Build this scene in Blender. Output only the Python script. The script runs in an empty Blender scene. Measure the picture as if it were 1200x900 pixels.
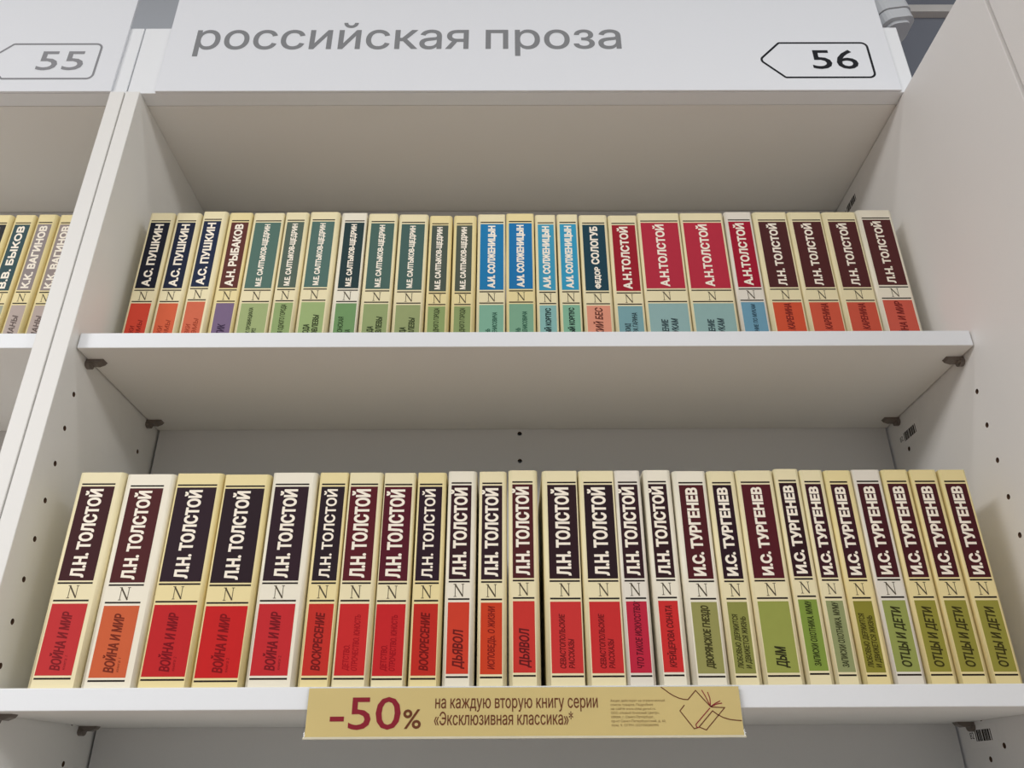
import bpy, bmesh, math, random
import numpy as np
from mathutils import Matrix, Vector
from mathutils.geometry import delaunay_2d_cdt

random.seed(4)
SC = bpy.context.scene
COL = SC.collection
Z0 = 1.62                     # height of the lower shelf's top above the floor (m); shelf coordinates are in mm from there

# ------------------------------------------------------------------ camera
cd = bpy.data.cameras.new('camera')
cam = bpy.data.objects.new('camera', cd)
COL.objects.link(cam)
RIGHT = Vector((0.9999866982749861, -0.0021580555713302573, -0.004684663194155991))
UP = Vector((0.0032117195899979255, -0.45015690183072393, 0.8929436984443304))
FWD = Vector((0.004035855592913717, 0.8929468665773541, 0.450143982898048))
m = Matrix.Identity(4)
for i in range(3):
    m[i][0], m[i][1], m[i][2] = RIGHT[i], UP[i], -FWD[i]
m.translation = Vector((-0.016943, -0.657712, -0.070411 + Z0))
cam.matrix_world = m
cd.sensor_width = 36.0
cd.lens = 933.59 * 36.0 / 1200.0
cd.clip_start = 0.02
SC.camera = cam

# ------------------------------------------------------------------ light and exposure
SC.view_settings.view_transform = 'Standard'
SC.view_settings.look = 'None'
SC.view_settings.gamma = 1.0
SC.view_settings.use_curve_mapping = False
SC.view_settings.exposure = -0.06
world = bpy.data.worlds.new('shop_surroundings')
SC.world = world
world.use_nodes = True
world.node_tree.nodes['Background'].inputs[0].default_value = (0.80, 0.90, 1.0, 1)
world.node_tree.nodes['Background'].inputs[1].default_value = 0.27

def ceiling_light(name, loc, sx, sy, watts, col, spread=180):
    l = bpy.data.lights.new(name, 'AREA')
    l.shape = 'RECTANGLE'
    l.size, l.size_y = sx, sy
    l.energy = watts
    l.color = col
    o = bpy.data.objects.new(name, l)
    o.location = loc
    l.spread = math.radians(spread)
    COL.objects.link(o)
for lx, ly, w in ((-1.3, -3.2, 58), (1.3, -3.2, 58), (-2.8, -2.5, 150), (2.8, -2.5, 100)):
    ceiling_light('ceiling_panel_light', (lx, ly, 3.14), 1.2, 1.2, w, (1.0, 0.99, 0.975))
ceiling_light('ceiling_tube_light', (0.0, -0.66, 3.14), 5.0, 0.15, 10, (1.0, 0.99, 0.97))

# ------------------------------------------------------------------ helpers
def lin(c):
    return tuple(((x / 255.0) / 12.92 if x / 255.0 <= 0.04045 else ((x / 255.0 + 0.055) / 1.055) ** 2.4) for x in c)

MATS = {}
def mat(name, rgb, rough=0.5, vary=0.03, scale=60.0, bump=0.0, coat=0.0, spec=0.5, metal=0.0):
    """procedural material: a base colour with a little fine noise in it"""
    if name in MATS:
        return MATS[name]
    mt = bpy.data.materials.new(name)
    mt.use_nodes = True
    nt = mt.node_tree
    b = nt.nodes['Principled BSDF']
    b.inputs['Roughness'].default_value = rough
    b.inputs['Specular IOR Level'].default_value = spec
    b.inputs['Coat Weight'].default_value = coat
    b.inputs['Coat Roughness'].default_value = 0.08
    b.inputs['Metallic'].default_value = metal
    c = lin(rgb)
    tc = nt.nodes.new('ShaderNodeTexCoord')
    nz = nt.nodes.new('ShaderNodeTexNoise')
    nz.inputs['Scale'].default_value = scale
    nz.inputs['Detail'].default_value = 4
    nt.links.new(tc.outputs['Object'], nz.inputs['Vector'])
    mx = nt.nodes.new('ShaderNodeMix')
    mx.data_type = 'RGBA'
    mx.inputs['A'].default_value = (*[max(0, x * (1 - vary)) for x in c], 1)
    mx.inputs['B'].default_value = (*[min(1, x * (1 + vary)) for x in c], 1)
    nt.links.new(nz.outputs['Fac'], mx.inputs['Factor'])
    nt.links.new(mx.outputs['Result'], b.inputs['Base Color'])
    if bump:
        bp = nt.nodes.new('ShaderNodeBump')
        bp.inputs['Strength'].default_value = bump
        bp.inputs['Distance'].default_value = 0.0005
        nt.links.new(nz.outputs['Fac'], bp.inputs['Height'])
        nt.links.new(bp.outputs['Normal'], b.inputs['Normal'])
    MATS[name] = mt
    return mt

def film_material(name, rough=0.06):
    mt = bpy.data.materials.new(name)
    mt.use_nodes = True
    nt = mt.node_tree
    nt.nodes.remove(nt.nodes['Principled BSDF'])
    out = nt.nodes['Material Output']
    lw = nt.nodes.new('ShaderNodeLayerWeight')
    pw = nt.nodes.new('ShaderNodeMath'); pw.operation = 'POWER'; pw.inputs[1].default_value = 4.0
    fr = nt.nodes.new('ShaderNodeMath'); fr.operation = 'MULTIPLY_ADD'
    fr.inputs[1].default_value = 0.9; fr.inputs[2].default_value = 0.05
    nt.links.new(lw.outputs['Facing'], pw.inputs[0]); nt.links.new(pw.outputs[0], fr.inputs[0])
    tr = nt.nodes.new('ShaderNodeBsdfTransparent')
    tr.inputs['Color'].default_value = (0.97, 0.97, 0.96, 1)
    gl = nt.nodes.new('ShaderNodeBsdfGlossy'); gl.inputs['Roughness'].default_value = rough
    ms = nt.nodes.new('ShaderNodeMixShader')
    nt.links.new(fr.outputs[0], ms.inputs[0]); nt.links.new(tr.outputs[0], ms.inputs[1])
    nt.links.new(gl.outputs[0], ms.inputs[2]); nt.links.new(ms.outputs[0], out.inputs[0])
    return mt

def obj(name, me, mats, parent=None, loc=None):
    o = bpy.data.objects.new(name, me)
    COL.objects.link(o)
    for mt in (mats if isinstance(mats, (list, tuple)) else [mats]):
        me.materials.append(mt)
    if parent is not None:
        o.parent = parent
    if loc is not None:
        o.location = loc
    return o

def thing(name, label, cat, loc=(0, 0, 0), group=None):
    o = bpy.data.objects.new(name, None)
    o.empty_display_size = 0.05
    COL.objects.link(o)
    o.location = loc
    tag(o, label, cat, group)
    return o

def tag(o, label, cat, group=None):
    o['label'] = label
    o['category'] = cat
    if group:
        o['group'] = group
    return o

class MB:
    """collects shapes (metres) into one mesh"""
    def __init__(self):
        self.bm = bmesh.new()
    def box(self, x0, x1, y0, y1, z0, z1, mi=0, bev=0.0):
        t = bmesh.new()
        vs = [t.verts.new((x, y, z)) for x in (x0, x1) for y in (y0, y1) for z in (z0, z1)]
        for f in ((0, 1, 3, 2), (4, 6, 7, 5), (0, 4, 5, 1), (2, 3, 7, 6), (0, 2, 6, 4), (1, 5, 7, 3)):
            t.faces.new([vs[k] for k in f]).material_index = mi
        if bev:
            bmesh.ops.bevel(t, geom=list(t.edges), offset=bev, segments=2, affect='EDGES', profile=0.5)
            for f in t.faces: f.material_index = mi
        self.merge(t)
        return self
    def merge(self, t):
        me = bpy.data.meshes.new('tmp')
        bmesh.ops.recalc_face_normals(t, faces=list(t.faces))
        t.to_mesh(me); t.free()
        self.bm.from_mesh(me)
        bpy.data.meshes.remove(me)
    def prism(self, pts, axis, a, b, mi=0):
        """pts: 2-D outline; axis 0/1/2 = extrusion axis"""
        t = bmesh.new()
        def P(p, h):
            return {0: (h, p[0], p[1]), 1: (p[0], h, p[1]), 2: (p[0], p[1], h)}[axis]
        A = [t.verts.new(P(p, a)) for p in pts]
        B = [t.verts.new(P(p, b)) for p in pts]
        n = len(pts)
        for i in range(n):
            t.faces.new((A[i], A[(i + 1) % n], B[(i + 1) % n], B[i])).material_index = mi
        t.faces.new(A).material_index = mi
        t.faces.new(B[::-1]).material_index = mi
        self.merge(t)
        return self
    def ribbon(self, pts, w, y, close=False, mi=0, th=0.0):
        """flat stroke lying in the plane y (x,z points) with mitred joints"""
        P = [Vector(p) for p in pts]
        n = len(P)
        L, R = [], []
        for i in range(n):
            a = P[i - 1] if (i > 0 or close) else None
            b = P[(i + 1) % n] if (i < n - 1 or close) else None
            d1 = (P[i] - a).normalized() if a is not None else (b - P[i]).normalized()
            d2 = (b - P[i]).normalized() if b is not None else d1
            n1 = Vector((-d1.y, d1.x)); n2 = Vector((-d2.y, d2.x))
            mm = (n1 + n2)
            mm = mm.normalized() if mm.length > 1e-6 else n1
            k = w / 2 / max(0.45, mm.dot(n1))
            L.append(self.bm.verts.new((P[i].x + mm.x * k, y, P[i].y + mm.y * k)))
            R.append(self.bm.verts.new((P[i].x - mm.x * k, y, P[i].y - mm.y * k)))
        for i in range(n if close else n - 1):
            j = (i + 1) % n
            self.bm.faces.new((L[i], L[j], R[j], R[i])).material_index = mi
        return self
    def quad(self, a, b, c, d, mi=0):
        f = self.bm.faces.new([self.bm.verts.new(v) for v in (a, b, c, d)])
        f.material_index = mi
        return self
    def mesh(self, name, smooth=False):
        me = bpy.data.meshes.new(name)
        self.bm.to_mesh(me); self.bm.free()
        if smooth:
            for p in me.polygons: p.use_smooth = True
        return me
    def build(self, name, mats, parent=None, loc=None, smooth=False):
        return obj(name, self.mesh(name, smooth), mats, parent, loc)

# --- lettering: built-in font turned into flat meshes
_G = {}
def contours(body, shear):
    """outline polygons of a text in font units"""
    k = (body, shear)
    if k in _G:
        return _G[k]
    c = bpy.data.curves.new('lettering', 'FONT')
    c.body = body; c.shear = shear
    o = bpy.data.objects.new('lettering', c)
    COL.objects.link(o)
    bpy.context.view_layer.update()
    cu = o.to_curve(bpy.context.evaluated_depsgraph_get(), apply_modifiers=False)
    out = []
    for sp in cu.splines:
        P = [[p.co.xy.copy(), p.handle_left.xy.copy(), p.handle_right.xy.copy(), p.handle_left_type, p.handle_right_type]
             for p in sp.bezier_points]
        i = 0
        while i < len(P) and len(P) > 4:      # merge the tiny notches where strokes meet
            p, q = P[i], P[(i + 1) % len(P)]
            if p[4] == 'VECTOR' and q[3] == 'VECTOR' and (p[0] - q[0]).length < 0.024:
                c2 = (p[0] + q[0]) / 2
                P[i] = [c2, p[1], q[2], p[3], q[4]]
                P.pop((i + 1) % len(P))
            else:
                i += 1
        n = len(P)
        pts = []
        for i in range(n):
            p, q = P[i], P[(i + 1) % n]
            a, h1, h2, e = p[0], p[2], q[1], q[0]
            k2 = 1 if (p[4] == 'VECTOR' and q[3] == 'VECTOR') else 3
            for j in range(k2):
                t = j / k2; u = 1 - t
                pts.append(a * u ** 3 + h1 * (3 * u * u * t) + h2 * (3 * u * t * t) + e * t ** 3)
        out.append([tuple(q) for q in pts])
    o.to_curve_clear()
    bpy.data.objects.remove(o); bpy.data.curves.remove(c)
    _G[k] = out
    return out

def area2(p):
    return sum(p[i - 1][0] * p[i][1] - p[i][0] * p[i - 1][1] for i in range(len(p))) / 2

def inside(pt, poly):
    x, y = pt; r = False
    for i in range(len(poly)):
        x1, y1 = poly[i - 1]; x2, y2 = poly[i]
        if (y1 > y) != (y2 > y) and x < (x2 - x1) * (y - y1) / (y2 - y1) + x1:
            r = not r
    return r

def fatten(p, w):
    out = []
    n = len(p)
    for i in range(n):
        a, q, b = Vector(p[i - 1]), Vector(p[i]), Vector(p[(i + 1) % n])
        d1, d2 = (q - a), (b - q)
        if d1.length < 1e-9 or d2.length < 1e-9:
            continue
        d1.normalize(); d2.normalize()
        n1, n2 = Vector((-d1.y, d1.x)), Vector((-d2.y, d2.x))
        mv = n1 + n2
        mv = mv.normalized() if mv.length > 1e-4 else n1
        out.append(tuple(q + mv * (w / max(0.55, mv.dot(n1)))))
    return out

def letters(body, length, cap, weight=0.0, shear=0.0, smear=0.0):
    """flat text of given length and capital height (baseline y=0, start x=0); smear = extra stroke half-width"""
    cs = contours(body, shear)
    xs = [q[0] for c in cs for q in c]
    x0, x1 = min(xs), max(xs)
    sx = (length - 2 * smear) / (x1 - x0); sy = (cap - 2 * smear) / 0.73
    P = [[((q[0] - x0) * sx + smear, q[1] * sy + smear) for q in c] for c in cs]
    sg = [area2(c) > 0 for c in P]
    outer, holes = [], []
    for i, c in enumerate(P):
        hole = any(sg[j] != sg[i] and abs(area2(P[j])) > abs(area2(c)) and inside(c[0], P[j]) for j in range(len(P)))
        if (area2(c) > 0) != hole:
            c = c[::-1]
        (holes if hole else outer).append(c)
    polys = []
    for c in outer + holes:
        g = fatten(c, smear) if smear else c
        if area2(c) < 0 or area2(g) > 0.05 * area2(c):
            polys.append(g)
    vin, ein = [], []
    for g in polys:
        b = len(vin)
        vin += [Vector(q) for q in g]
        ein += [(b + i, b + (i + 1) % len(g)) for i in range(len(g))]
    v, e, f, *_ = delaunay_2d_cdt(vin, ein, [], 0, 1e-5)
    # keep the triangles inside the strokes (non-zero winding)
    A = np.array([q for g in polys for q in g]); B = np.array([q for g in polys for q in g[1:] + g[:1]])
    T3 = np.array([[tuple(v[i])[:2] for i in t] for t in f])
    C = T3.mean(1)
    wn = np.zeros(len(C), int)
    for (x1, y1), (x2, y2) in zip(A, B):
        if y1 == y2: continue
        x = x1 + (x2 - x1) * (C[:, 1] - y1) / (y2 - y1)
        wn += np.where((y1 <= C[:, 1]) & (C[:, 1] < y2) & (x > C[:, 0]), 1, 0) - np.where((y2 <= C[:, 1]) & (C[:, 1] < y1) & (x > C[:, 0]), 1, 0)
    F = [tuple(t) for t, k in zip(f, wn) if k != 0]
    V = [(q[0], q[1], 0.0) for q in v]
    return V, F

def lettering(name, lines, material, parent, y, up=False):
    """lines: (x, z, V, F). up=True: text runs upwards, tops to the left, as on a spine"""
    verts, faces = [], []
    for x, z, V, F in lines:
        b = len(verts)
        verts += [((x - q[1], y - q[2], z + q[0]) if up else (x + q[0], y - q[2], z + q[1])) for q in V]
        faces += [tuple(i + b for i in q) for q in F]
    me = bpy.data.meshes.new(name)
    me.from_pydata(verts, [], faces)
    # flat print faces the room (-y)
    bm = bmesh.new(); bm.from_mesh(me)
    for f in bm.faces:
        f.normal_update()
        if f.normal.y > 0: f.normal_flip()
    bm.to_mesh(me); bm.free()
    return obj(name, me, material, parent)

def mm(*a):
    return tuple(x / 1000.0 for x in a)
def Z(z):
    return Z0 + z / 1000.0

# ------------------------------------------------------------------ materials
LAM = mat('white_laminate', (232, 231, 227), 0.5, 0.018, 900, 0.08)
EDGE = mat('white_edge_band', (234, 237, 240), 0.45, 0.012, 400)
GABLE = mat('warm_white_laminate', (238, 235, 232), 0.55, 0.02, 700, 0.08)
BACK = mat('white_back_board', (214, 212, 209), 0.6, 0.02, 800, 0.08)
SIGN = mat('sign_board_white', (228, 231, 236), 0.42, 0.012, 300)
SIGNGREY = mat('grey_sign_lettering', (134, 136, 139), 0.55, spec=0.12)
SIGNBLACK = mat('black_sign_lettering', (26, 28, 34), 0.5, spec=0.12)
SIGNPALE = mat('pale_grey_sign_lettering', (142, 143, 147), 0.55, spec=0.12)
PIN = mat('dark_grey_plastic', (112, 102, 94), 0.3)
CREAM = mat('cream_cover_card', (237, 225, 182), 0.5, 0.02, 90, 0.03)
CREAM2 = mat('warm_cream_cover_card', (236, 219, 160), 0.5, 0.02, 90, 0.03)
PALE = mat('pale_cover_card', (238, 231, 210), 0.42, 0.02, 90, 0.03)
WHITE = mat('off_white_cover_card', (231, 224, 209), 0.42, 0.02, 90, 0.03)
PAGES = mat('page_paper', (224, 214, 190), 0.8, 0.06, 400)
RULE = mat('black_print', (38, 30, 28), 0.5, spec=0.12)
MARK = mat('grey_print', (84, 74, 58), 0.5, spec=0.12)
WLET = mat('cream_print', (250, 240, 222), 0.5)

CHIP = mat('raw_chipboard', (96, 70, 50), 0.9, 0.25, 900)

# ------------------------------------------------------------------ the room
def structure(o):
    o['kind'] = 'structure'
    return o
FLOOR = mat('warm_floor', (146, 128, 116), 0.5, 0.08, 6)
WALL = mat('grey_blue_wall', (122, 127, 138), 0.8, 0.05, 5, 0.1)
CEIL = mat('grey_ceiling', (150, 152, 156), 0.85, 0.05, 5)
TRIM = mat('pale_trim', (214, 212, 208), 0.5)
structure(MB().box(-4, 4, -4.5, 0.45, -0.05, 0).build('floor', FLOOR))
structure(MB().box(-4, 4, -3.8, 0.45, 3.2, 3.25).build('ceiling', CEIL))
structure(MB().box(-4, 4, 0.29, 0.45, 0, 3.2).build('wall_back', WALL))
structure(MB().box(-1.4, 0.1, 0.28, 0.29, 0, 3.2).build('wall_brightener', mat('brightened_wall_grey', (196, 200, 206), 0.8, 0.03, 5)))  # added sheet in a paler grey, brightens the wall shaded by the header
structure(MB().box(0.3, 4, 0.277, 0.29, Z(1117), Z(1134)).build('trim_1', TRIM))

# ------------------------------------------------------------------ bookcases
H = 433.9            # half the inner width
T = 16.0
YB = 212.0
ZM, ZMT = 307.5, 324.2
HOLES_Z = [266.4 - 35.34 * i for i in range(8)] + [-15.0, -50.5, -86.0, -121.5]

def hole_cutter(points):
    """points: (centre, axis) -> one mesh of short cylinders"""
    bm = bmesh.new()
    for c, ax in points:
        r = Matrix.Rotation(math.pi / 2, 4, 'Y') if ax == 'x' else Matrix.Rotation(math.pi / 2, 4, 'X')
        bmesh.ops.create_cone(bm, cap_ends=True, segments=14, radius1=0.0026, radius2=0.0026, depth=0.024,
                              matrix=Matrix.Translation(c) @ r)
    me = bpy.data.meshes.new('cut'); bm.to_mesh(me); bm.free()
    return me

def drill(o, points):
    cm = hole_cutter(points)
    co = bpy.data.objects.new('cut', cm)
    COL.objects.link(co)
    md = o.modifiers.new('drill', 'BOOLEAN')
    md.operation = 'DIFFERENCE'; md.solver = 'EXACT'; md.object = co
    dg = bpy.context.evaluated_depsgraph_get()
    me = bpy.data.meshes.new_from_object(o.evaluated_get(dg))
    o.modifiers.clear()
    old = o.data; o.data = me
    bpy.data.meshes.remove(old)
    bpy.data.objects.remove(co); bpy.data.meshes.remove(cm)
    me.materials.append(CHIP)
    for p in me.polygons:
        c = p.center
        if p.area < 2.5e-5 and any((c - q).length < 0.0135 and abs((c - q)[0 if ax == 'x' else 1]) > 0.0004 for q, ax in points):
            p.material_index = 1

def shelf_pin(root, side, x, y, z):
    # plastic shelf support: a round collar at the wall and a tapering tongue under the shelf
    s = -side
    b = MB()
    pts = [(0, 0), (0, -5.2), (4, -5.6), (5.2, -4.2), (10.5, -4.6), (15.5, -2.6), (17.2, 0)]
    b.prism([(x + s * p / 1000, z + q / 1000) for p, q in pts], 1, y - 0.0045, y + 0.0045)
    b.prism([(y + 0.0054 * math.cos(t), z - 0.0044 + 0.0042 * math.sin(t)) for t in [k * math.pi / 8 for k in range(16)]],
            0, min(x, x + s * 0.0042), max(x, x + s * 0.0042))
    return b.build('shelf_pin', PIN, root)

def bookcase(name, label, cx, deep_right):
    """cx: centre (mm)"""
    root = thing(name, label, 'bookcase', (cx / 1000, 0, 0))
    zt = Z(634)
    for side in (-1, 1):
        y0 = -149.0 if (side > 0 and deep_right) else 0.0
        x0, x1 = sorted((side * H, side * (H + T)))
        p = MB().box(x0 / 1000, x1 / 1000, y0 / 1000, 0.218, 0, zt - (0.001 if y0 < 0 else 0), 0, 0.0007).build(
            'side_panel', GABLE if deep_right and side > 0 else LAM, root)
        pts = []
        for z in HOLES_Z:
            for y in (29.6, 175.8):
                yy = y if z > 0 else y + (-9 if y > 100 else 0)
                pts.append((Vector((side * H / 1000, yy / 1000, Z(z))), 'x'))
        if side > 0 and deep_right:
            pts.append((Vector((side * H / 1000, 0.1385, Z(-40))), 'x'))
        drill(p, pts)
    bk = MB().box(-(H - 2.8) / 1000, (H - 2.8) / 1000, YB / 1000, 0.217, 0.06, Z(634) - 0.001).build('back_panel', BACK, root)
    drill(bk, [(Vector((-0.0043, YB / 1000, Z(z))), 'y') for z in (302, 267.5)])
    MB().box(-(H + T) / 1000, (H + T) / 1000, 0.0225, 0.218, Z(634.2), Z(650), 0, 0.0006).build('top_board', LAM, root)
    MB().box(-(H + T) / 1000, (H + T) / 1000, 0.0032, 0.022, Z(634.2), Z(741), 0, 0.0008).build('cornice_board', EDGE, root)
    MB().box(-H / 1000, H / 1000, 0.03, 0.046, 0, 0.058).build('plinth', LAM, root)
    for zb, zt_ in ((ZM, ZMT), (-17.0, 0.0), (-141, -124), (-465, -448), (-789, -772), (-1113, -1096), (-1562, -1545)):  # third shelf is an unseen addition that darkens the bay above it
        s = MB().box(-(H - 1.3) / 1000, (H - 1.3) / 1000, 0.012, 0.2115, Z(zb), Z(zt_), 0, 0.0008).build('shelf', EDGE if False else LAM, root)
        s.data.materials.append(EDGE)
        for poly in s.data.polygons:
            if poly.normal.y < -0.7: poly.material_index = 1
        for side in (-1, 1):
            for y in (38.5, 184.5):
                shelf_pin(root, side, side * H / 1000, y / 1000, Z(zb) - 0.0001)
    return root

main_case = bookcase('bookcase', 'white bookcase in the middle holding two rows of cream paperbacks', 0.0, True)
side_case = bookcase('bookcase', 'white bookcase cut off by the left edge of the photo', -901.4, False)

# barcode stickers on the inside of the right panel
STICK = mat('white_sticker', (240, 237, 234), 0.4, 0.01)
def barcode(root, yc, zc, tilt=0.0):
    x = (H - 0.12) / 1000
    e = MB()
    y0, y1, z0, z1 = yc - 24, yc + 26, zc - 10.5, zc + 9
    e.box(x, x + 0.00011, y0 / 1000, y1 / 1000, Z(z0), Z(z1))
    s = e.build('barcode_sticker', STICK, root)
    b = MB()
    pat = [1.4, 1.5, 2.6, .5, 1.2, .5, 2.4, .5, 1.2, .5, 3.0, 1.3, 1.2, .5, 2.2, .5, 1.4, .5, 2.6, 1.2, 1.6]
    y = yc - 14.5
    xx = x - 0.00006
    for i, w in enumerate(pat):
        if i % 2 == 0:
            b.quad((xx, y / 1000, Z(zc - 5)), (xx, (y + w) / 1000, Z(zc - 5)), (xx, (y + w) / 1000, Z(zc + 5)), (xx, y / 1000, Z(zc + 5)))
        y += w
    b.build('barcode', RULE, s)
    V, F = letters('82', 7.5, 6, 0.02)
    me = bpy.data.meshes.new('sticker_number')
    me.from_pydata([(xx, (yc + 24 - q[0]) / 1000, Z(zc - 2.5 + q[1])) for q in V], [], F)
    obj('sticker_number', me, RULE, s)
for yc, zc in ((166, 282), (169.5, 610.5), (169.5, -29.5)):
    barcode(main_case, yc, zc)

# the panel in front, beyond the narrow gap at the far right
gp = MB().box(H / 1000, (H + T) / 1000, -0.62, -0.1535, 0, Z(633), 0, 0.0007).build('end_panel', GABLE)
tag(gp, 'white end panel at the far right edge, beyond a narrow upright gap', 'panel')

# ------------------------------------------------------------------ the two header signs
def rounded(pts, radii, n=6):
    out = []
    k = len(pts)
    for i, p in enumerate(pts):
        p = Vector(p); a = Vector(pts[i - 1]); b = Vector(pts[(i + 1) % k]); r = radii[i]
        if r <= 0:
            out.append(tuple(p)); continue
        d1 = (a - p).normalized(); d2 = (b - p).normalized()
        ang = d1.angle(d2)
        t = r / math.tan(ang / 2)
        c = p + (d1 + d2).normalized() * (r / math.sin(ang / 2))
        s = p + d1 * t; e = p + d2 * t
        v0, v1 = s - c, e - c
        for j in range(n + 1):
            v = v0.lerp(v1, j / n).normalized() * r
            out.append(tuple(c + v))
    return out

def sign(label, shift, num, num_mat, words):
    x0, x1 = -417.5 + shift, 431.8 + shift
    s = thing('section_sign', label, 'sign', ((x0 + x1) / 2000, 0, Z(634.4)))
    X = lambda x: (x + shift - (x0 + x1) / 2) / 1000
    zz = lambda z: (z - 634.4) / 1000
    MB().box(X(x0 - shift), X(x1 - shift), 0, 0.003, 0, 0.21, 0, 0.0006).build('sign_board', SIGN, s)
    pts = [(X(276.5), zz(682.8)), (X(302.5), zz(710.6)), (X(406), zz(710.6)), (X(406), zz(654.2)), (X(302.5), zz(654.2))]
    r = rounded(pts, [0.006, 0.003, 0.007, 0.007, 0.003])
    o = MB().ribbon(r, 0.0026, -0.00015, True).build('arrow_outline', num_mat, s)
    V, F = letters(num, 53.5, 32.5, 0.004, smear=0.3)
    lettering('sign_number', [(X(337), zz(668), [(a / 1000, b / 1000, c) for a, b, c in V], F)], num_mat, s, -0.00015)
    if words:
        for w, x, ln in words:
            V, F = letters(w, ln, 43.0, 0.004, smear=0.5)
            lettering('sign_lettering', [(X(x), zz(701.5), [(a / 1000, b / 1000, c) for a, b, c in V], F)], SIGNGREY, s, -0.00015)
    return s
sign('white header sign with large grey lettering and the number 56 in an arrow', 0, '56', SIGNBLACK, (('российская', -385, 322), ('проза', -43.0, 160)))
sign('white header sign at top left with grey number 55 in an arrow', -899.0, '55', SIGNPALE, None)

# ------------------------------------------------------------------ books
def upper_emblem(b, xc, zc, h, y, mi):
    """thin serif N printed between the two blocks"""
    w = h * 0.62
    l, r, t, o = xc - w / 2, xc + w / 2, zc + h / 2, zc - h / 2
    th = h * 0.055
    b.ribbon([(l, o), (l, t)], th, y, mi=mi)
    b.ribbon([(r, o), (r, t)], th, y, mi=mi)
    b.ribbon([(l - w * .04, t), (r + w * .02, o)], h * 0.115, y - 0.00002, mi=mi)
    for x, z in ((l - w * .06, t), (l, o), (r, t)):
        b.ribbon([(x - w * .19, z), (x + w * .19, z)], th * .9, y - 0.00001, mi=mi)

def ordinal(i):
    return ['first', 'second', 'third', 'fourth', 'fifth', 'sixth', 'seventh', 'eighth', 'ninth', 'tenth', 'eleventh',
            'twelfth', 'thirteenth'][i]

def panel_mat(kind, rgb):
    return mat('%s_block_%02x%02x%02x' % ((kind,) + rgb), rgb, 0.6, 0.035, 160, 0.02, spec=0.15)

BAND_LOW = dict(bar=170.4, top=168.2, bot=85.0, r1=82.9, r2=68.4, t_top=65.8, t_bot=9.4, r3=7.0)
BAND_TOP = dict(bar=170.4, top=168.0, bot=80.5, r1=78.0, r2=63.8, t_top=61.5, t_bot=5.5, r3=3.2)

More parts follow.
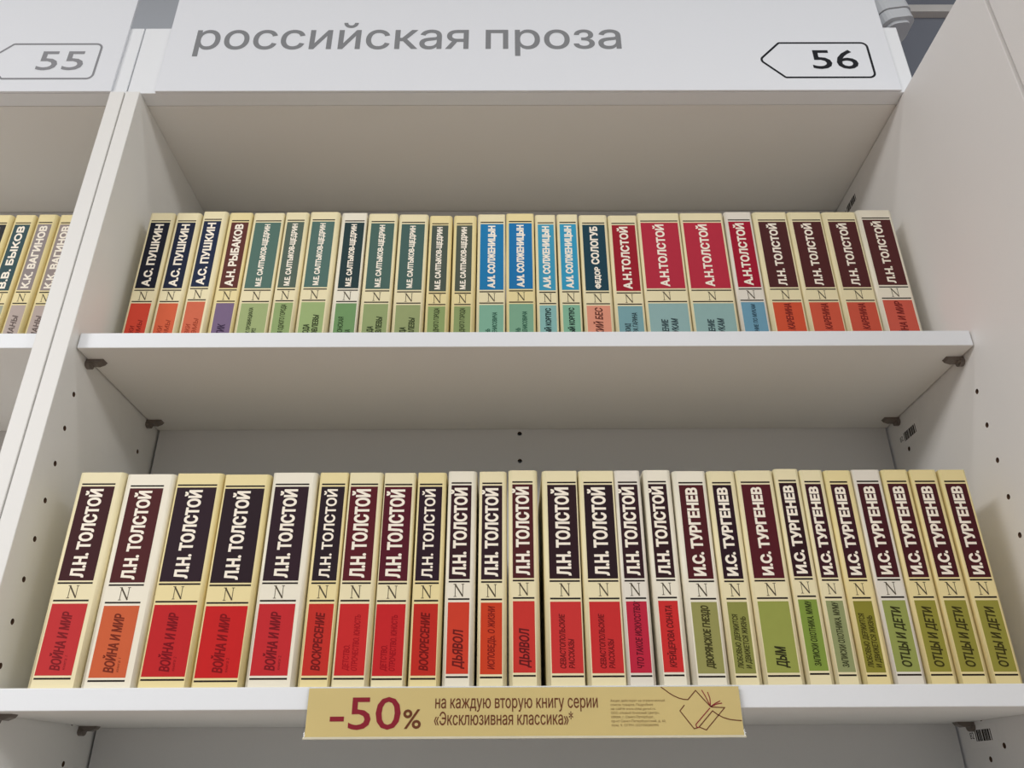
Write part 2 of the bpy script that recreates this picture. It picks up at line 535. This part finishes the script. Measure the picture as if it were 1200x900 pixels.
def book(label, group, xl, xr, bl, br, y, zb, dz, cover, acol, author, acap, tcol, titles, tdark, band, asmear=0.55, style='i'):
    """one paperback; all lengths in mm, xl/xr spine edges, bl/br printed block edges"""
    xc = (xl + xr) / 2
    w = xr - xl - 0.15
    root = thing('paperback_book', label, 'book', mm(xc, y, 0)[:2] + (Z(zb) + 0.0002,), group)
    top = 181.4 + dz
    ml, mr = max(0.7, bl - xl), max(0.7, xr - br)
    rl, rr = min(3.6, max(0.8, ml - 0.7)), min(3.6, max(0.8, mr - 0.7))
    ryl, ryr = rl * (1.2 if rl > 2 else 0.9), rr * (1.2 if rr > 2 else 0.9)
    hw = w / 2
    def outline(d):
        o = [(-hw + d, 115.0)]
        for k in range(7):
            t = k / 6 * math.pi / 2
            o.append((-hw + rl - (rl - d) * math.cos(t), ryl - (ryl - d) * math.sin(t)))
        for k in range(7):
            t = math.pi / 2 * (1 - k / 6)
            o.append((hw - rr + (rr - d) * math.cos(t), ryr - (ryr - d) * math.sin(t)))
        o.append((hw - d, 115.0))
        return o
    prof = outline(0.0) + outline(0.35)[::-1]
    b = MB()
    b.prism([mm(*q) for q in prof], 2, 0.0, top / 1000)
    for f in b.bm.faces:
        f.smooth = abs(f.normal.z) < 0.5 and f.calc_area() < 6e-4 and f.normal.y < 0.5
    # printed rules
    L, R = bl - xc, br - xc
    for z, th in ((band['bar'] + dz, 1.4), (band['r1'] + dz, 1.4), (band['r2'] + dz, 1.4), (max(1.0, band['r3'] + dz), 1.4)):
        b.box(L / 1000, R / 1000, -0.00009, 0.0, (z - th / 2) / 1000, (z + th / 2) / 1000, 1)
    b.build('cover', [cover, RULE], root)
    pin = 0.5
    MB().box((-hw + pin) / 1000, (hw - pin) / 1000, 0.0048, 0.1135, 0.0004, (top - 1.0) / 1000).build('page_block', PAGES, root)
    mk = MB()
    upper_emblem(mk, (L + R) / 2000, ((band['r1'] + band['r2']) / 2 + dz) / 1000, min(10.2, (R - L) * .6) / 1000 if R - L < 17 else 0.0102, -0.0001, 0)
    mk.build('publisher_mark', MARK, root)
    # author block
    a0, a1 = band['bot'] + dz, band['top'] + dz
    ap = MB().box(L / 1000, R / 1000, -0.00013, 0.0, a0 / 1000, a1 / 1000).build('author_block', panel_mat('author', acol), root)
    cap = min(acap, (R - L) * 0.68) * (0.88 if author == TUR else 0.96)
    ln = a1 - a0 - 4.8
    lines = []
    if isinstance(author, tuple):     # small first word, larger second
        V1, F1 = letters(author[0], ln * 0.34, cap * 0.68, 0.02, smear=asmear * .8)
        V2, F2 = letters(author[1], ln * 0.62, cap, 0.02, smear=asmear)
        lines = [(V1, F1, 0.0, 0.0), (V2, F2, ln * 0.38, 0.0)]
    else:
        V, F = letters(author, ln, cap, 0.022, smear=asmear)
        lines = [(V, F, 0.0, 0.0)]
    xb = (L + R) / 2 + cap / 2 - 0.3
    lettering('author_lettering', [(xb / 1000, (a0 + 2.4 + s) / 1000, [(p / 1000, q / 1000, c) for p, q, c in V], F) for V, F, s, _ in lines],
              WLET, ap, -0.0002, True)
    # title block
    t0, t1 = band['t_bot'] + dz, band['t_top'] + dz
    tp = MB().box(L / 1000, R / 1000, -0.00013, 0.0, t0 / 1000, t1 / 1000).build('title_block', panel_mat('title', tuple(int(0.93 * c + 0.07 * sum(tcol) / 3) for c in tcol)), root)
    tl = []
    n = len([t for t in titles if t[2] > 3])
    main = titles[:n]
    caps = [min(t[2], (R - L) * (0.62 if n == 1 else 0.34)) for t in main]
    gap = caps[0] * 0.42
    tot = sum(caps) + gap * (n - 1)
    x = (L + R) / 2 - tot / 2
    for (body, length, _), cp in zip(main, caps):
        V, F = letters(body, length, cp, 0.004, 0.22 if style == 'i' else 0.0, smear=0.16 if cp < 6 else 0.3)
        x += cp
        tl.append((x / 1000, (t0 + 3.6) / 1000, [(p / 1000, q / 1000, c) for p, q, c in V], F))
        x += gap
    for body, length, cp in titles[n:]:   # tiny volume line below the title
        V, F = letters(body, length, cp, 0.0, 0.2)
        tl.append(((x - gap + 1.6 + cp) / 1000, (t0 + 4.2) / 1000, [(p / 1000, q / 1000, c) for p, q, c in V], F))
    lettering('title_lettering', tl, mat('title_print_%02x%02x%02x' % tdark, tdark, 0.6, spec=0.1), tp, -0.0002, True)
    return root

def dark(c, k=0.55):
    return tuple(int(x * k) for x in c)

TOL, TUR = 'Л.Н. ТОЛСТОЙ', 'И.С. ТУРГЕНЕВ'
VM = lambda n: [('ВОЙНА И МИР', 46.5, 8.6), ('книга ' + n, 11, 2.4)]
VOS = [('ВОСКРЕСЕНИЕ', 46, 7.6)]
DOY = [('ДЕТСТВО.', 20, 5.0), ('ОТРОЧЕСТВО. ЮНОСТЬ', 44, 5.0)]
DYA = [('ДЬЯВОЛ', 31, 8.4)]
SEV = [('СЕВАСТОПОЛЬСКИЕ', 43, 4.9), ('РАССКАЗЫ', 23, 4.9)]
LUB = [('ЛЮБОВЬЮ ДЕРЖИТСЯ', 43, 4.6), ('И ДВИЖЕТСЯ ЖИЗНЬ', 41, 4.6)]
ZAP = [('ЗАПИСКИ ОХОТНИКА. МУМУ', 52, 5.4)]
OTC = [('ОТЦЫ И ДЕТИ', 48, 8.0)]
# xl, xr, bl, br, dz, cover, author colour, author, cap, title colour, title, title ink, words for label
LOW = [
 (-401.2, -360.1, -396.6, -367.1, .2, CREAM, (64, 28, 32), TOL, 12.4, (202, 48, 50), VM('1'), (128, 30, 36), 'maroon block over red block'),
 (-358.9, -314.9, -353.2, -323.7, -1.7, PALE, (80, 32, 34), TOL, 12.4, (212, 96, 54), VM('1'), (120, 46, 30), 'brown-red block over orange block'),
 (-313.2, -272.1, -311.4, -276.5, -1.1, CREAM2, (46, 28, 38), TOL, 12.4, (200, 32, 36), VM('2'), (128, 18, 28), 'plum-black block over red block'),
 (-270.4, -230.0, -268.7, -234.0, -2.3, CREAM2, (42, 26, 34), TOL, 12.4, (208, 28, 28), VM('2'), (132, 18, 24), 'wide plum-black block over bright red block'),
 (-228.2, -188.1, -224.7, -194.7, -.7, PALE, (48, 28, 38), TOL, 12.4, (204, 38, 44), VM('2'), (122, 24, 32), 'plum-black block over crimson red block'),
 (-186.2, -160.5, -183.4, -162.8, -.8, CREAM2, (40, 26, 34), TOL, 9.6, (204, 44, 34), VOS, (118, 26, 26), 'narrow black block over red block'),
 (-159.3, -129.4, -157.6, -133.5, -.9, CREAM, (90, 24, 34), TOL, 13.4, (210, 38, 38), DOY, (166, 24, 32), 'wine-red block over red block with faint lettering'),
 (-128.1, -100.1, -127.2, -103.1, -1.3, CREAM, (86, 20, 36), TOL, 13.4, (206, 32, 36), DOY, (158, 20, 30), 'wine-red block over faintly lettered red block'),
 (-98.2, -72.9, -96.4, -76.3, -1.2, CREAM2, (44, 24, 36), TOL, 9.6, (200, 40, 28), VOS, (120, 24, 22), 'narrow plum-black block over red block'),
 (-71.2, -45.7, -68.1, -50.3, 0, PALE, (54, 24, 32), TOL, 13.2, (214, 60, 38), DYA, (110, 30, 28), 'dark maroon block over orange-red block'),
 (-43.5, -19.1, -40.8, -23.1, -.4, CREAM, (48, 26, 34), TOL, 12.6, (212, 62, 28), [('ИСПОВЕДЬ. О ЖИЗНИ', 50, 5.8)], (130, 30, 22), 'dark plum block over orange-red block'),
 (-17.6, 8.3, -14.1, 3.9, .7, CREAM, (80, 30, 34), TOL, 12.6, (208, 50, 42), DYA, (104, 28, 30), 'maroon block over red block beside a dark gap'),
 (12.4, 43.6, 16.9, 42.4, .1, CREAM, (46, 24, 30), TOL, 13.0, (210, 50, 48), SEV, (112, 26, 28), 'brown-black block over red block'),
 (44.8, 76.5, 49.3, 74.8, 0, CREAM, (42, 24, 30), TOL, 13.0, (208, 44, 44), SEV, (118, 24, 28), 'brown-black block over red block'),
 (76.8, 100.3, 80.0, 97.1, .1, WHITE, (50, 24, 32), TOL, 12.8, (196, 34, 60), [('ЧТО ТАКОЕ ИСКУССТВО?', 53, 5.6)], (100, 20, 36), 'taller off-white cover, dark block over pinkish-red block'),
 (103.2, 127.9, 106.8, 122.9, .5, PALE, (50, 24, 30), TOL, 12.4, (212, 44, 42), [('КРЕЙЦЕРОВА СОНАТА', 49, 5.6)], (110, 26, 28), 'narrow dark block over narrow red block'),
 (129.2, 159.3, 134.0, 155.5, -.6, PALE, (80, 26, 32), TUR, 12.0, (154, 152, 86), [('ДВОРЯНСКОЕ ГНЕЗДО', 50, 6.4)], (70, 66, 34), 'wine block over dull olive block'),
 (160.2, 185.7, 164.0, 180.6, -.7, CREAM, (44, 20, 30), TUR, 10.8, (144, 146, 72), LUB, (66, 64, 30), 'plum-black block over small-lettered olive block'),
 (186.1, 219.8, 189.6, 215.4, -.3, CREAM, (86, 26, 34), TUR, 11.0, (154, 162, 76), [('ДЫМ', 17, 9.0)], (52, 50, 28), 'wide wine block over wide yellow-green block'),
 (220.7, 243.4, 223.5, 239.1, 1.1, CREAM, (48, 20, 26), TUR, 10.8, (132, 156, 62), ZAP, (54, 62, 26), 'narrow dark block over fresh green block'),
 (243.8, 265.1, 246.5, 260.7, 0, CREAM, (58, 22, 32), TUR, 10.6, (148, 156, 104), ZAP, (64, 66, 40), 'narrow dark block over pale grey-green block'),
 (265.8, 290.6, 269.2, 284.8, -.4, CREAM2, (60, 24, 32), TUR, 10.8, (142, 136, 46), LUB, (70, 64, 24), 'dark maroon block over mustard-olive block'),
 (290.9, 316.6, 293.4, 312.8, .1, WHITE, (70, 24, 32), TUR, 11.2, (152, 162, 82), OTC, (58, 58, 30), 'paler whitish cover, maroon block over light green block'),
 (317.6, 341.9, 320.4, 337.7, 0, CREAM2, (72, 26, 32), TUR, 11.2, (152, 146, 56), OTC, (64, 58, 26), 'maroon block over olive block'),
 (342.9, 367.7, 345.3, 363.3, -.1, CREAM2, (72, 26, 32), TUR, 11.2, (152, 146, 58), OTC, (64, 58, 26), 'maroon block over olive block'),
 (369.1, 393.4, 371.6, 390.3, -.2, CREAM2, (74, 26, 32), TUR, 11.2, (154, 148, 60), OTC, (64, 58, 26), 'maroon block over olive block'),
]
for i, (xl, xr, bl, br, dz, cov, ac, au, cap, tc, ti, ink, look) in enumerate(LOW):
    n = len(LOW)
    place = ('leftmost' if i == 0 else 'rightmost' if i == n - 1 else ordinal(i) + ' from left' if i < 13 else ordinal(n - 1 - i) + ' from right')
    book('paperback, %s, %s on lower shelf' % (look, place), 'paperbacks on the lower shelf', xl, xr, bl, br, 16.0, 0.0, dz, cov,
         ac, au, cap, tc, ti, ink, BAND_LOW, 0.55 if cap > 10 else 0.35)

PUS, RYB, SAL, SOL, ATO = 'А.С. ПУШКИН', 'А.Н. РЫБАКОВ', 'М.Е. САЛТЫКОВ-ЩЕДРИН', 'А.И. СОЛЖЕНИЦЫН', 'А.Н.ТОЛСТОЙ'
POE = [('СКАЗКИ', 25, 5.0), ('ПОЭМЫ', 32, 5.0)]
IST = [('ИСТОРИЯ ОДНОГО ГОРОДА', 50, 5.4)]
GOS = [('ГОСПОДА', 25, 6.4), ('ГОЛОВЛЕВЫ', 37, 6.4)]
DEN = [('ОДИН ДЕНЬ', 23, 5.0), ('ИВАНА ДЕНИСОВИЧА', 43, 5.0)]
RAK = [('РАКОВЫЙ КОРПУС', 49, 6.0)]
HOZ = [('ХОЖДЕНИЕ', 33, 7.2), ('ПО МУКАМ', 34, 7.2)]
ANN = [('АННА КАРЕНИНА', 51, 7.6)]
GREEN_INK = (62, 72, 44)
TOP = [
 (-419.4, -391.4, -416.1, -394.7, .9, CREAM, (26, 28, 42), PUS, 9.6, (220, 70, 48), POE, (150, 44, 34), 'black block over red block'),
 (-390.0, -361.7, -386.3, -366.1, .8, CREAM, (26, 34, 58), PUS, 9.6, (220, 96, 60), POE, (160, 62, 40), 'navy block over orange block'),
 (-359.8, -332.0, -357.0, -337.9, 2.8, CREAM, (30, 42, 70), PUS, 9.6, (216, 106, 74), POE, (160, 66, 44), 'raised cover, navy block over light orange block'),
 (-330.7, -304.3, -326.0, -306.9, .9, CREAM2, (98, 52, 46), RYB, 9.6, (124, 102, 134), [('КОРТИК', 27, 8.0)], (62, 46, 72), 'brown block over purple block'),
 (-303.2, -268.4, -299.3, -270.7, .5, CREAM, (86, 116, 106), SAL, 6.4, (164, 180, 122), [('ДНЕВНИК ПРОВИНЦИАЛА', 47, 4.4), ('В ПЕТЕРБУРГЕ', 22, 4.4)], GREEN_INK, 'wide grey-green block over pale green block'),
 (-267.2, -240.8, -264.0, -244.9, 1.3, CREAM, (88, 104, 92), SAL, 6.4, (150, 174, 112), IST, GREEN_INK, 'narrow grey-green block over green block'),
 (-239.6, -206.0, -236.0, -211.0, 1.8, CREAM, (84, 114, 106), SAL, 6.4, (160, 182, 120), GOS, GREEN_INK, 'grey-green block over pale green block'),
 (-204.3, -175.5, -199.5, -177.6, .2, PALE, (40, 62, 64), SAL, 6.4, (116, 156, 100), [('ПОШЕХОНСКАЯ', 36, 5.6), ('СТАРИНА', 20, 5.6)], (44, 64, 36), 'dark teal block over green block'),
 (-174.1, -141.0, -169.9, -144.1, -.8, CREAM, (76, 104, 96), SAL, 6.4, (152, 168, 112), GOS, GREEN_INK, 'grey-green block over sage block'),
 (-139.5, -106.4, -135.8, -110.0, -2.1, CREAM, (72, 100, 94), SAL, 6.4, (154, 166, 112), GOS, GREEN_INK, 'grey-green block over sage block'),
 (-104.9, -79.5, -101.9, -83.7, -4.0, CREAM2, (78, 88, 78), SAL, 6.4, (146, 166, 104), IST, GREEN_INK, 'narrow dark olive-grey block over green block'),
 (-78.0, -52.3, -74.4, -57.0, -4.0, CREAM2, (82, 90, 78), SAL, 6.4, (144, 162, 104), IST, GREEN_INK, 'narrow dark olive-grey block over green block'),
 (-51.1, -20.4, -47.9, -22.3, -2.3, CREAM, (32, 124, 178), SOL, 8.4, (130, 180, 154), DEN, (44, 88, 72), 'blue block over mint green block'),
 (-19.4, 11.8, -16.3, 9.2, -1.2, CREAM2, (30, 118, 176), SOL, 8.4, (126, 172, 142), DEN, (44, 88, 70), 'raised cover, blue block over mint green block'),
 (12.8, 35.8, 15.9, 33.6, -3.1, CREAM, (64, 156, 190), SOL, 8.4, (136, 186, 180), RAK, (36, 56, 56), 'light blue block over pale teal block'),
 (37.3, 60.6, 40.3, 58.5, -2.6, CREAM, (56, 156, 194), SOL, 8.4, (132, 184, 154), RAK, (36, 56, 50), 'light blue block over mint block'),
 (62.3, 94.0, 65.6, 90.5, -3.6, CREAM, (30, 66, 80), ('ФЕДОР', 'СОЛОГУБ'), 9.2, (230, 150, 122), [('МЕЛКИЙ БЕС', 50, 8.2)], (104, 56, 46), 'dark teal block over salmon block'),
 (94.7, 127.0, 98.4, 124.4, -4.2, CREAM, (158, 28, 44), ATO, 10.0, (122, 166, 172), [('ГИПЕРБОЛОИД', 31, 5.6), ('ИНЖЕНЕРА ГАРИНА', 44, 5.6)], (46, 64, 70), 'deep red block over grey-blue block'),
 (127.8, 175.4, 130.9, 172.5, -1.0, CREAM, (184, 46, 66), ATO, 10.4, (146, 180, 178), HOZ, (58, 76, 80), 'very wide red block over pale grey-blue block'),
 (176.1, 224.5, 178.6, 221.3, -1.1, CREAM, (186, 46, 66), ATO, 10.4, (146, 180, 176), HOZ, (58, 76, 80), 'very wide red block over pale grey-blue block'),
 (225.9, 257.0, 229.3, 253.9, .3, WHITE, (164, 20, 48), ATO, 10.2, (110, 160, 184), [('ХОЖДЕНИЕ ПО МУКАМ', 50, 4.6)], (46, 70, 84), 'whitish cover, crimson block over sky-blue block'),
 (257.9, 296.1, 262.9, 293.7, 0, CREAM, (80, 38, 38), TOL, 9.6, (220, 84, 52), ANN, (128, 42, 36), 'dark brown-red block over orange-red block'),
 (296.9, 335.0, 301.5, 333.1, -.1, CREAM, (82, 38, 38), TOL, 9.6, (216, 88, 62), ANN, (128, 42, 36), 'dark brown-red block over light red block'),
 (335.9, 374.1, 341.4, 371.9, -.2, CREAM, (84, 40, 40), TOL, 9.6, (212, 86, 64), ANN, (128, 42, 38), 'dark brown-red block over light red block'),
 (375.1, 415.8, 380.2, 411.4, 2.5, PALE, (86, 42, 42), TOL, 9.6, (214, 92, 74), [('ВОЙНА И МИР', 51, 8.0)], (124, 42, 38), 'raised cover, brown-red block over coral block'),
]
for i, (xl, xr, bl, br, dz, cov, ac, au, cap, tc, ti, ink, look) in enumerate(TOP):
    n = len(TOP)
    place = ('leftmost' if i == 0 else 'rightmost' if i == n - 1 else ordinal(i) + ' from left' if i < 13 else ordinal(n - 1 - i) + ' from right')
    st = 'u' if ti is RAK else 'i'
    book('paperback, %s, %s on upper shelf' % (look, place), 'paperbacks on the upper shelf', xl, xr, bl, br, 57.0, ZMT, dz, cov,
         ac, au, cap, tc, ti, ink, BAND_TOP, 0.5 if cap > 8 else 0.32, st)

LEFT = [
 (-601.0, -572.6, -596.5, -576.6, -1.5, CREAM2, (46, 48, 50), 'К.Г. БАБЕЛЬ', 9.6, (170, 170, 150), [('РАССКАЗЫ', 34, 7.0)], (80, 80, 70), 'charcoal block, cut off by the photo edge'),
 (-569.6, -546.9, -567.0, -550.0, -1.5, CREAM2, (58, 84, 88), 'В.В. БЫКОВ', 8.6, (168, 172, 150), [('ПОВЕСТИ', 34, 7.0)], (80, 84, 72), 'dark teal block with cream lettering'),
 (-544.2, -522.0, -541.4, -526.2, -1.0, CREAM2, (150, 140, 138), 'К.К. ВАГИНОВ', 9.0, (190, 172, 164), [('РОМАНЫ', 40, 6.4)], (110, 96, 92), 'silvery grey block'),
 (-520.1, -497.5, -516.6, -501.4, -1.5, CREAM2, (156, 144, 140), 'К.К. ВАГИНОВ', 9.0, (190, 172, 164), [('РОМАНЫ', 40, 6.4)], (110, 96, 92), 'silvery block half hidden by the upright'),
]
for i, (xl, xr, bl, br, dz, cov, ac, au, cap, tc, ti, ink, look) in enumerate(LEFT):
    book('paperback in the left-hand bookcase, %s' % look, 'paperbacks in the left-hand bookcase', xl, xr, bl, br, 57.0, ZMT, dz, cov,
         ac, au, cap, tc, ti, ink, BAND_TOP, 0.5)

# ------------------------------------------------------------------ discount strip on the lower shelf edge
PAPER = mat('golden_yellow_paper', (222, 200, 132), 0.45, 0.05, 14, coat=0.25)
CRIM = mat('crimson_print', (146, 26, 44), 0.5, spec=0.12)
BRN = mat('brown_print', (112, 60, 30), 0.5, spec=0.12)
TINY = mat('faint_brown_print', (150, 122, 74), 0.6, spec=0.12)
FILM = film_material('clear_sleeve_film')
strip = thing('discount_strip', 'yellow paper discount strip in a clear sleeve on the lower shelf edge', 'sign', (-0.0055, 0.0085, Z(-38)))
SX = lambda x: (x + 5.5) / 1000
SZ = lambda z: (z + 38) / 1000
paper = MB().box(SX(-174.2), SX(162.8), 0.0, 0.0003, SZ(-37.2), SZ(-1.5)).build('paper_strip', PAPER, strip)
def sline(body, x, z, length, cap, weight=0.0, smear=0.0, shear=0.0):
    V, F = letters(body, length, cap, weight, shear, smear)
    return (SX(x), SZ(z), [(a / 1000, b / 1000, c) for a, b, c in V], F)
lettering('percent_lettering', [sline('-50', -156, -31.4, 54.5, 24.6, 0.0, 0.2)], CRIM, paper, -0.0002)
lettering('percent_sign', [sline('%', -99.5, -31.0, 14.0, 14.6, 0.0, 0.28)], BRN, paper, -0.0002)
lettering('slogan_lettering', [sline('на каждую вторую книгу серии', -75, -16.6, 126.5, 9.6, 0.0, 0.08),
                               sline('«Эксклюзивная классика»*', -75.5, -28.6, 107.5, 9.6, 0.0, 0.08)], BRN, paper, -0.0002)
small = ['Акция действует на ограниченный', 'список товаров. Подробнее', 'на сайте www.chitai-gorod.ru.', 'ООО «Новый Книжный Центр»,',
         '109004, г. Санкт-Петербург,', 'пр-кт Санкт-Петербургский, д. 60,', 'пом. 9, ОГРН 1027700286990']
lens_ = [42.5, 33, 35, 37.5, 33, 42, 36]
lettering('small_print', [sline(t, 61.5, -12.4 - 2.95 * i, l, 1.75, 0.0, 0.0) for i, (t, l) in enumerate(zip(small, lens_))], TINY, paper, -0.0002)
dr = MB()
for pts in ([(101.8, -1.8), (104.6, -3.7), (107.4, -5.9), (111.2, -8.2), (115.0, -9.9), (118.9, -10.9), (122.1, -11.1), (128.8, -4.4), (133.9, -10.2), (139.2, -16.3)],
            [(139.2, -16.5), (150.1, -17.0), (134.1, -32.9), (128.7, -30.8), (140.4, -19.3), (144.5, -22.3), (148.2, -24.1), (152.9, -25.5), (157.8, -26.1), (162.2, -26.4)],
            [(119.0, -15.0), (115.1, -19.2), (124.8, -32.0), (127.6, -31.3)]):
    dr.ribbon([(SX(a), SZ(b)) for a, b in pts], 0.00075, -0.0002, mi=0)
for pts in ([(133.6, -4.1), (136.1, -8.8), (139.2, -16.3)], [(138.0, -5.6), (139.4, -10.2), (139.2, -16.3)], [(139.2, -16.3), (143.0, -14.0), (147.2, -12.1)],
            [(139.2, -16.3), (144.4, -14.4), (148.5, -13.7)], [(138.6, -17.2), (126.4, -29.0), (126.6, -30.4), (127.6, -31.3), (128.7, -30.8)]):
    dr.ribbon([(SX(a), SZ(b)) for a, b in pts], 0.0007, -0.00022, mi=1)
dr.build('book_drawing', [BRN, CRIM], paper)
# sleeve: front film, rolled bottom fold, back film against the shelf edge
prof = [(-0.9, -0.6), (-1.2, -8), (-1.5, -18), (-1.5, -28), (-1.6, -35.5), (-2.0, -37.4), (-1.7, -38.4), (-0.4, -38.7), (1.0, -38.2), (1.6, -36.5), (2.6, -20), (2.9, -10), (2.9, -0.6)]
nx = 90
sv, sf = [], []
for i in range(nx + 1):
    x = -175.6 + (164.3 + 175.6) * i / nx
    for k, (yy, z) in enumerate(prof):
        am = min(1.0, (-z) / 36.0) if k < 8 else 0
        wob = 0.25 * math.sin(x * 0.11 + 1.0) + 0.2 * math.sin(x * 0.043 + z * .05)
        zw = 0.35 * math.sin(x * 0.09) + 0.25 * math.sin(x * 0.21 + 2) if 3 < k < 9 else 0
        sv.append((SX(x), (yy - 0.15 + wob * am * (1 if k < 5 else .6)) / 1000, SZ(z + zw)))
q = len(prof)
for i in range(nx):
    for k in range(q - 1):
        a = i * q + k
        sf.append((a, a + 1, a + q + 1, a + q))
me = bpy.data.meshes.new('clear_sleeve'); me.from_pydata(sv, [], sf)
for p in me.polygons: p.use_smooth = True
obj('clear_sleeve', me, FILM, strip)

MB().box(SX(-175.4), SX(164.0), -0.0016, -0.0006, SZ(-38.4), SZ(-36.6), 0, 0.0004).build(
    'sleeve_rim_highlight', mat('pale_rim_highlight', (228, 222, 200), 0.2, 0.08, 40), strip)  # sleeve's bottom margin, its edge highlight painted as a pale strip

# ------------------------------------------------------------------ white fixture seen past the sign's right end
FIX = mat('white_fixture_plastic', (214, 218, 222), 0.4, 0.01)
LENS = mat('black_fixture_lens', (20, 20, 22), 0.2)
fx = thing('ceiling_spotlight', 'white rounded spotlight on a stem above the right end of the 56 sign', 'lamp', (0.583, 0.205, 3.2))
def rounded_bar(w, d, r, n=5):
    o = []
    for cx_, cy_, a0 in ((w / 2 - r, d / 2 - r, 0), (-w / 2 + r, d / 2 - r, 90), (-w / 2 + r, -d / 2 + r, 180), (w / 2 - r, -d / 2 + r, 270)):
        for k in range(n + 1):
            t = math.radians(a0 + 90 * k / n)
            o.append((cx_ + r * math.cos(t), cy_ + r * math.sin(t)))
    return o
tilt = Matrix.Rotation(math.radians(-10), 4, 'Y')
def shift_bm(b, mtx):
    bmesh.ops.transform(b.bm, matrix=mtx, verts=list(b.bm.verts))
    return b
at = Matrix.Translation((0.002, 0, Z(986) - 3.2)) @ tilt
b = MB(); b.prism(rounded_bar(0.056, 0.060, 0.016), 2, 0.012, 0.16)
shift_bm(b, at); b.build('lamp_body', FIX, fx)
b = MB(); b.prism(rounded_bar(0.052, 0.056, 0.015), 2, -0.008, 0.0108)
b.prism(rounded_bar(0.040, 0.044, 0.014), 2, -0.014, -0.008)
shift_bm(b, at); b.build('lamp_cap', FIX, fx)
b = MB(); b.prism([(0.009 * math.cos(k * math.pi / 8), 0.009 * math.sin(k * math.pi / 8)) for k in range(16)], 2, Z(986) + 0.15 - 3.2, 0.0)
shift_bm(b, Matrix.Translation((0.03, 0, 0))); b.build('stem', FIX, fx)
b = MB(); b.prism([(0.035 * math.cos(k * math.pi / 12), 0.035 * math.sin(k * math.pi / 12)) for k in range(24)], 2, -0.018, 0.0)
shift_bm(b, Matrix.Translation((0.03, 0, 0))); b.build('ceiling_rose', FIX, fx)
